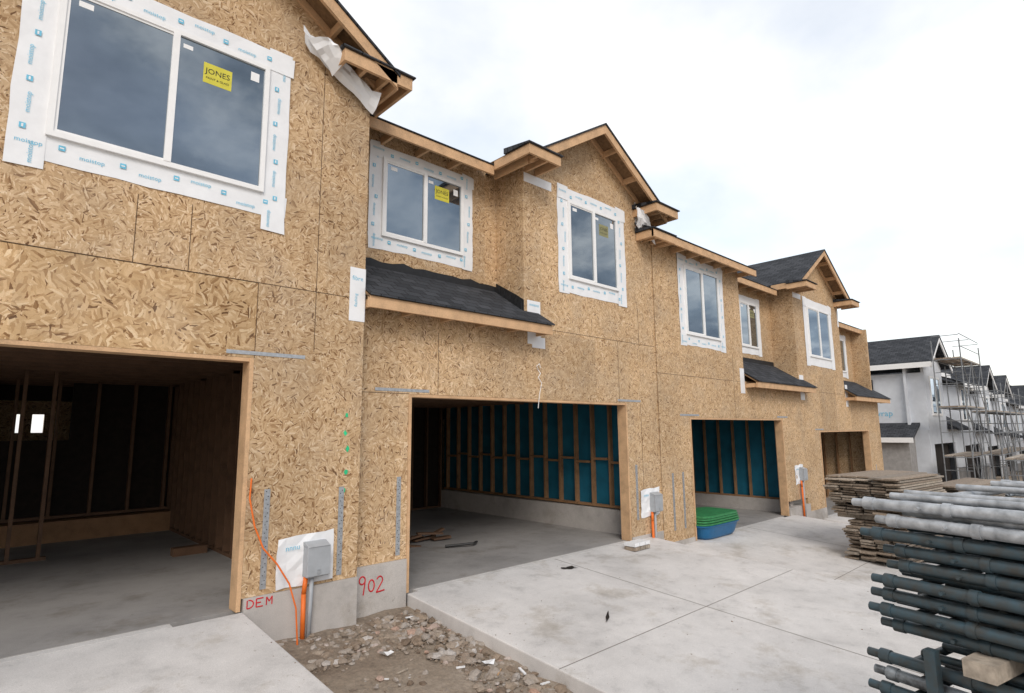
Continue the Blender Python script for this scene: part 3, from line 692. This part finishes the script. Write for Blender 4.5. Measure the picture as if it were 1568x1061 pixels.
# ------------------------------------------------------------------ far rows
def far_row(x0,n,y,zf0,step=-.22,w=6.4,name='townhouse_building'):
    g=Grp(name)
    for i in range(n):
        X=x0+i*w; zf=zf0+step*i; Wm=g('walls','wrap'); gb=(i%3!=1)
        wall(Wm,X,X+w,zf-.5,zf+5.6,y+.6,.1)
        wall(Wm,X,X+w,zf-.5,zf+2.9,y,.1,[(X+.8,X+5,zf-1,zf+2.3)])
        wall(Wm,X+.2,X+3.6,zf+2.9,zf+(5.7 if gb else 5.3),y,.1)
        if gb: Wm.prism([(X+.2,zf+5.7),(X+3.6,zf+5.7),(X+1.9,zf+6.8)],'y',y+.001,y+.1)
        Wm.box(X+.2,X+.3,y+.1,y+9,zf-.5,zf+5.3); Wm.box(X+3.5,X+3.6,y+.1,y+.6,zf+2.9,zf+5.3)
        Wm.box(X,X+.1,y+.1,y+.6,zf-.5,zf+2.9)
        g('garage_void','darkin').box(X+.8,X+5,y+.3,y+.35,zf-.5,zf+2.3)
        g('stone_base','greywall').box(X+5.02,X+w,y-.08,y-.002,zf-.5,zf+1.1); g('stone_base','greywall').box(X,X+.78,y-.08,y-.002,zf-.5,zf+1.1)
        for (a,b,c,d,yy) in ((X+1.1,X+2.7,zf+3.6,zf+5.1,y),(X+4.4,X+5.6,zf+3.7,zf+5,y+.6)):
            g('window_glass','glass').box(a,b,yy-.02,yy-.004,c,d); F=g('window_trim','vinyl')
            F.box(a-.1,a,yy-.04,yy-.002,c-.1,d+.1);F.box(b,b+.1,yy-.04,yy-.002,c-.1,d+.1);F.box(a,b,yy-.04,yy-.002,c-.1,c);F.box(a,b,yy-.04,yy-.002,d,d+.1); F.box((a+b)/2-.04,(a+b)/2+.04,yy-.04,yy-.021,c,d)
        if i==0:
            for (a,b,c,d) in ((y+2,y+3.1,zf+3.5,zf+5),(y+1.5,y+2.4,zf+.8,zf+2.1)):
                g('window_glass','glass').box(X+.17,X+.195,a,b,c,d); F=g('side_window_trim','felt')
                F.box(X+.15,X+.198,a-.1,a,c-.1,d+.1);F.box(X+.15,X+.198,b,b+.1,c-.1,d+.1);F.box(X+.15,X+.198,a,b,d,d+.1);F.box(X+.15,X+.198,a,b,c-.1,c); F.box(X+.15,X+.169,(a+b)/2-.04,(a+b)/2+.04,c,d)
            for k in range(6): text(g('wrap_print','ink'),'wrap',(X+.19,y+.5+1.1*k,zf+2.6+(k%3)*.9),(0,-1,0),(0,0,1),.35)
            g('roof_shingles','shy').prism([(X-1.2,zf+2.6),(X+.19,zf+3.2),(X+.19,zf+3.1),(X-1.2,zf+2.5)],'y',y+.3,y+5); g('fascia','vinyl').box(X-1.25,X-1.2,y+.3,y+5,zf+2.4,zf+2.6)
            g('stone_base','greywall').box(X-1.0,X-.9,y+.5,y+5,zf-.5,zf+2.6); g('stone_base','greywall').box(X-.9,X+.19,y+.5,y+.6,zf-.5,zf+2.6)
        cx=X+1.9; hw=2.1; zp=zf+7.0
        if gb:
            for sg in (-1,1):
                xe=cx+sg*hw; ze=zp-.62*hw
                g('roof_shingles','shy').prism([(cx,zp+.03),(xe,ze+.03),(xe,ze-.05),(cx,zp-.05)],'y',y-.4,y+9)
                g('fascia','vinyl').prism([(cx,zp-.05),(xe,ze-.05),(xe,ze-.25),(cx,zp-.25)],'y',y-.38,y-.34)
            g('fascia','vinyl').box(cx-hw-.04,cx-hw,y-.38,y+9,zp-.62*hw-.22,zp-.62*hw)
        else:
            g('roof_main','shx').prism([(y-.4,zf+5.35),(y-.4,zf+5.25),(y+5,zf+7.9),(y+5,zf+8.0)],'x',X-.2,X+3.61); g('fascia','vinyl').box(X-.2,X+3.6,y-.44,y-.4,zf+5.15,zf+5.33)
        g('roof_main','shx').prism([(y+.2,zf+5.6),(y+.2,zf+5.5),(y+5,zf+7.9),(y+5,zf+8.0)],'x',X+3.62,X+w+.2)
        g('fascia','vinyl').box(X+3.6,X+w+.2,y+.16,y+.2,zf+5.4,zf+5.58)
        g('pent_roof','shx').prism([(y-.4,zf+2.95),(y-.4,zf+2.85),(y+.6,zf+3.5),(y+.6,zf+3.6)],'x',X+3.6,X+w+.1)
        g('roof_main','shx').prism([(y+5,zf+8.0),(y+10,zf+5.5),(y+10,zf+5.4),(y+5,zf+7.9)],'x',X,X+w+.2)
    g.done()
far_row(29,6,5.8,-3.05)
far_row(78,6,3.2,-3.9,-.1)
far_row(70,4,-1.5,-3.3,-.1)
def scaffolding(x0,nb,y0,y1,z0,ztop,bay=2.1,seed=0,r=.022):
    g=Grp('scaffolding'); rn=random.Random(seed); T=g('tubes','galvfar'); lifts=[z0+1.9*i for i in range(1,int((ztop-z0)/1.9)+1)]
    for i in range(nb+1):
        x=x0+i*bay; zt=ztop-rn.choice([0,.3,.9])+.4
        for y in (y0,y1): T.tube((x,y,z0-.3),(x,y,zt),r,6)
        for z in lifts: T.tube((x,y0,z),(x,y1,z),r*.8,6); T.tube((x,y0,z+.95),(x,y1,z+.95),r*.6,6); T.tube((x,y0,z-.5),(x,y1,z-.5),r*.6,6)
    for z in lifts:
        for y in (y0,y1):
            T.tube((x0,y,z),(x0+nb*bay,y,z),r*.8,6)
        T.tube((x0,y0,z+1),(x0+nb*bay,y0,z+1),r*.7,6); T.tube((x0,y0,z+.5),(x0+nb*bay,y0,z+.5),r*.7,6)
        for k in range(3):
            yy=y0+(y1-y0)*k/3+.02; g('deck_planks','plank').box(x0,x0+nb*bay,yy,yy+(y1-y0)/3-.05,z+.03,z+.08)
    zs=[z0]+lifts
    for i in range(nb):
        for a,b in zip(zs,zs[1:]):
            if rn.random()<.8: T.tube((x0+i*bay,y0,a),(x0+(i+1)*bay,y0,b),r*.7,6)
            if rn.random()<.8: T.tube((x0+i*bay,y0,b),(x0+(i+1)*bay,y0,a),r*.7,6)
    g.done()
scaffolding(28.0,2,4.3,5.2,-3.1,3.0,seed=1)
scaffolding(33.5,5,4.1,5.0,-3.2,1.6,seed=2,r=.025)
scaffolding(26.5,2,2.4,3.2,-3.1,-.9,seed=5,r=.025)
scaffolding(46,6,3.2,4.2,-3.3,2.0,seed=6,r=.03)
scaffolding(30,3,1.8,2.7,-3.1,.2,seed=9,r=.025)
scaffolding(64,6,2.4,3.4,-3.4,2.2,seed=3,r=.035)
g=Grp('block_wall'); rn=random.Random(2)
for r in range(6):
    for c in range(9):
        x=23.4+(r%2)*.02+rn.uniform(-.03,.03); y=3.6+c*.41+(r%2)*.2
        if r>3 and c<3: continue
        g('blocks','greywall').box(x,x+.22,y,y+.39,-2.98+r*.2,-2.79+r*.2)
g.done(bev={'blocks':.01})
def mound(name,cx,cy,rx,ry,h,seed):
    rn=random.Random(seed); mb=MB(); n=14; m=24; mb.v.append((cx,cy,gz(cx,cy)+h))
    for i in range(1,n+1):
        for j in range(m):
            t=2*math.pi*j/m; f=i/n; mb.v.append((cx+rx*f*math.cos(t)*rn.uniform(.93,1.07),cy+ry*f*math.sin(t)*rn.uniform(.93,1.07),gz(cx,cy)+h*(math.cos(f*math.pi)*.5+.5)*rn.uniform(.85,1.12)-.05*f))
    for j in range(m): mb.f.append((0,1+j,1+(j+1)%m))
    for i in range(n-1):
        for j in range(m): a=1+i*m; mb.f.append((a+j,a+m+j,a+m+(j+1)%m,a+(j+1)%m))
    mb.obj(name,'dirt',smooth=True)
mound('dirt_mound',19,-1.5,3,2,.8,1); mound('dirt_mound',34,-2,6,3,1.5,2); mound('dirt_mound',26,1.5,2.4,1.5,.8,3)

# ------------------------------------------------------------------ world
w=bpy.data.worlds.new('World'); S.world=w; w.use_nodes=True; nt=w.node_tree; nt.nodes.clear()
out=N(nt,'ShaderNodeOutputWorld'); bg=N(nt,'ShaderNodeBackground'); nt.links.new(bg.outputs[0],out.inputs[0]); bg.inputs[1].default_value=.14
sky=N(nt,'ShaderNodeTexSky',sky_type='NISHITA'); sky.sun_disc=False
SE,SR=math.radians(38),math.radians(215)
sky.sun_elevation=SE; sky.sun_rotation=SR; sky.air_density=1.; sky.dust_density=1.5; sky.ozone_density=1.5
tc=N(nt,'ShaderNodeTexCoord'); sp=N(nt,'ShaderNodeSeparateXYZ'); nt.links.new(tc.outputs['Generated'],sp.inputs[0])
zz=math_n(nt,'ADD',math_n(nt,'MAXIMUM',sp.outputs[2],0),.35)
cb=N(nt,'ShaderNodeCombineXYZ'); nt.links.new(math_n(nt,'DIVIDE',sp.outputs[0],zz),cb.inputs[0]); nt.links.new(math_n(nt,'DIVIDE',sp.outputs[1],zz),cb.inputs[1])
n1=noise(nt,cb.outputs[0],1.3,6,.5); n1.inputs['Distortion'].default_value=.3
mask=ramp(nt,[(.40,0.),(.56,1.)]); nt.links.new(n1.outputs['Fac'],mask.inputs[0])
n2=noise(nt,cb.outputs[0],2.3,6,.6)
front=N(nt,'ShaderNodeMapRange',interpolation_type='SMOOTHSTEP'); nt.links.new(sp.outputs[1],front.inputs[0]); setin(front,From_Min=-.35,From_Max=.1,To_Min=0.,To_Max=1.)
ccb=ramp(nt,[(.38,(.13,.18,.26)),(.5,(.42,.48,.57)),(.60,(1.02,1.02,1.03))]); nt.links.new(n2.outputs['Fac'],ccb.inputs[0])  # unseen clouds behind the camera, made dark to deepen the window reflections
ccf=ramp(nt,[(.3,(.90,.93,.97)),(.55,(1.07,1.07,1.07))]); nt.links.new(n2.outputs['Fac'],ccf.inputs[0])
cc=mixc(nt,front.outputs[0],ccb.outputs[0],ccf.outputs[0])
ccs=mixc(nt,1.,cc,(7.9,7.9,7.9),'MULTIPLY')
m0=math_n(nt,'ADD',math_n(nt,'MULTIPLY',mask.outputs[0],.42),.56)
skb=mixc(nt,1.,sky.outputs[0],(2.5,2.15,1.8),'MULTIPLY')
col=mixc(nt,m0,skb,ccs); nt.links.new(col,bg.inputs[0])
sun=bpy.data.lights.new('sun','SUN'); sun.energy=1.8; sun.angle=math.radians(26); sun.color=(1,.96,.91)
so=bpy.data.objects.new('sun',sun); S.collection.objects.link(so)
az=math.radians(215)
dirv=Vector((math.sin(az)*math.cos(SE),math.cos(az)*math.cos(SE),math.sin(SE)))
so.rotation_euler=dirv.to_track_quat('Z','Y').to_euler()
# ------------------------------------------------------------------ camera
yaw,p,r=[math.radians(a) for a in (46.75,8.2,-0.49)]
f=Vector((math.cos(yaw)*math.cos(p),math.sin(yaw)*math.cos(p),math.sin(p)))
ri=Vector((math.sin(yaw),-math.cos(yaw),0)); up=ri.cross(f)
r2=ri*math.cos(r)+up*math.sin(r); u2=-ri*math.sin(r)+up*math.cos(r)
cam=bpy.data.cameras.new('camera'); co=bpy.data.objects.new('camera',cam); S.collection.objects.link(co)
cam.sensor_width=36; cam.lens=884.5/1568*36; cam.clip_end=3000; cam.clip_start=.05
mt=Matrix((r2,u2,-f)).transposed().to_4x4(); co.matrix_world=mt
S.camera=co
S.view_settings.view_transform='Standard'; S.view_settings.look='None'; S.view_settings.exposure=0
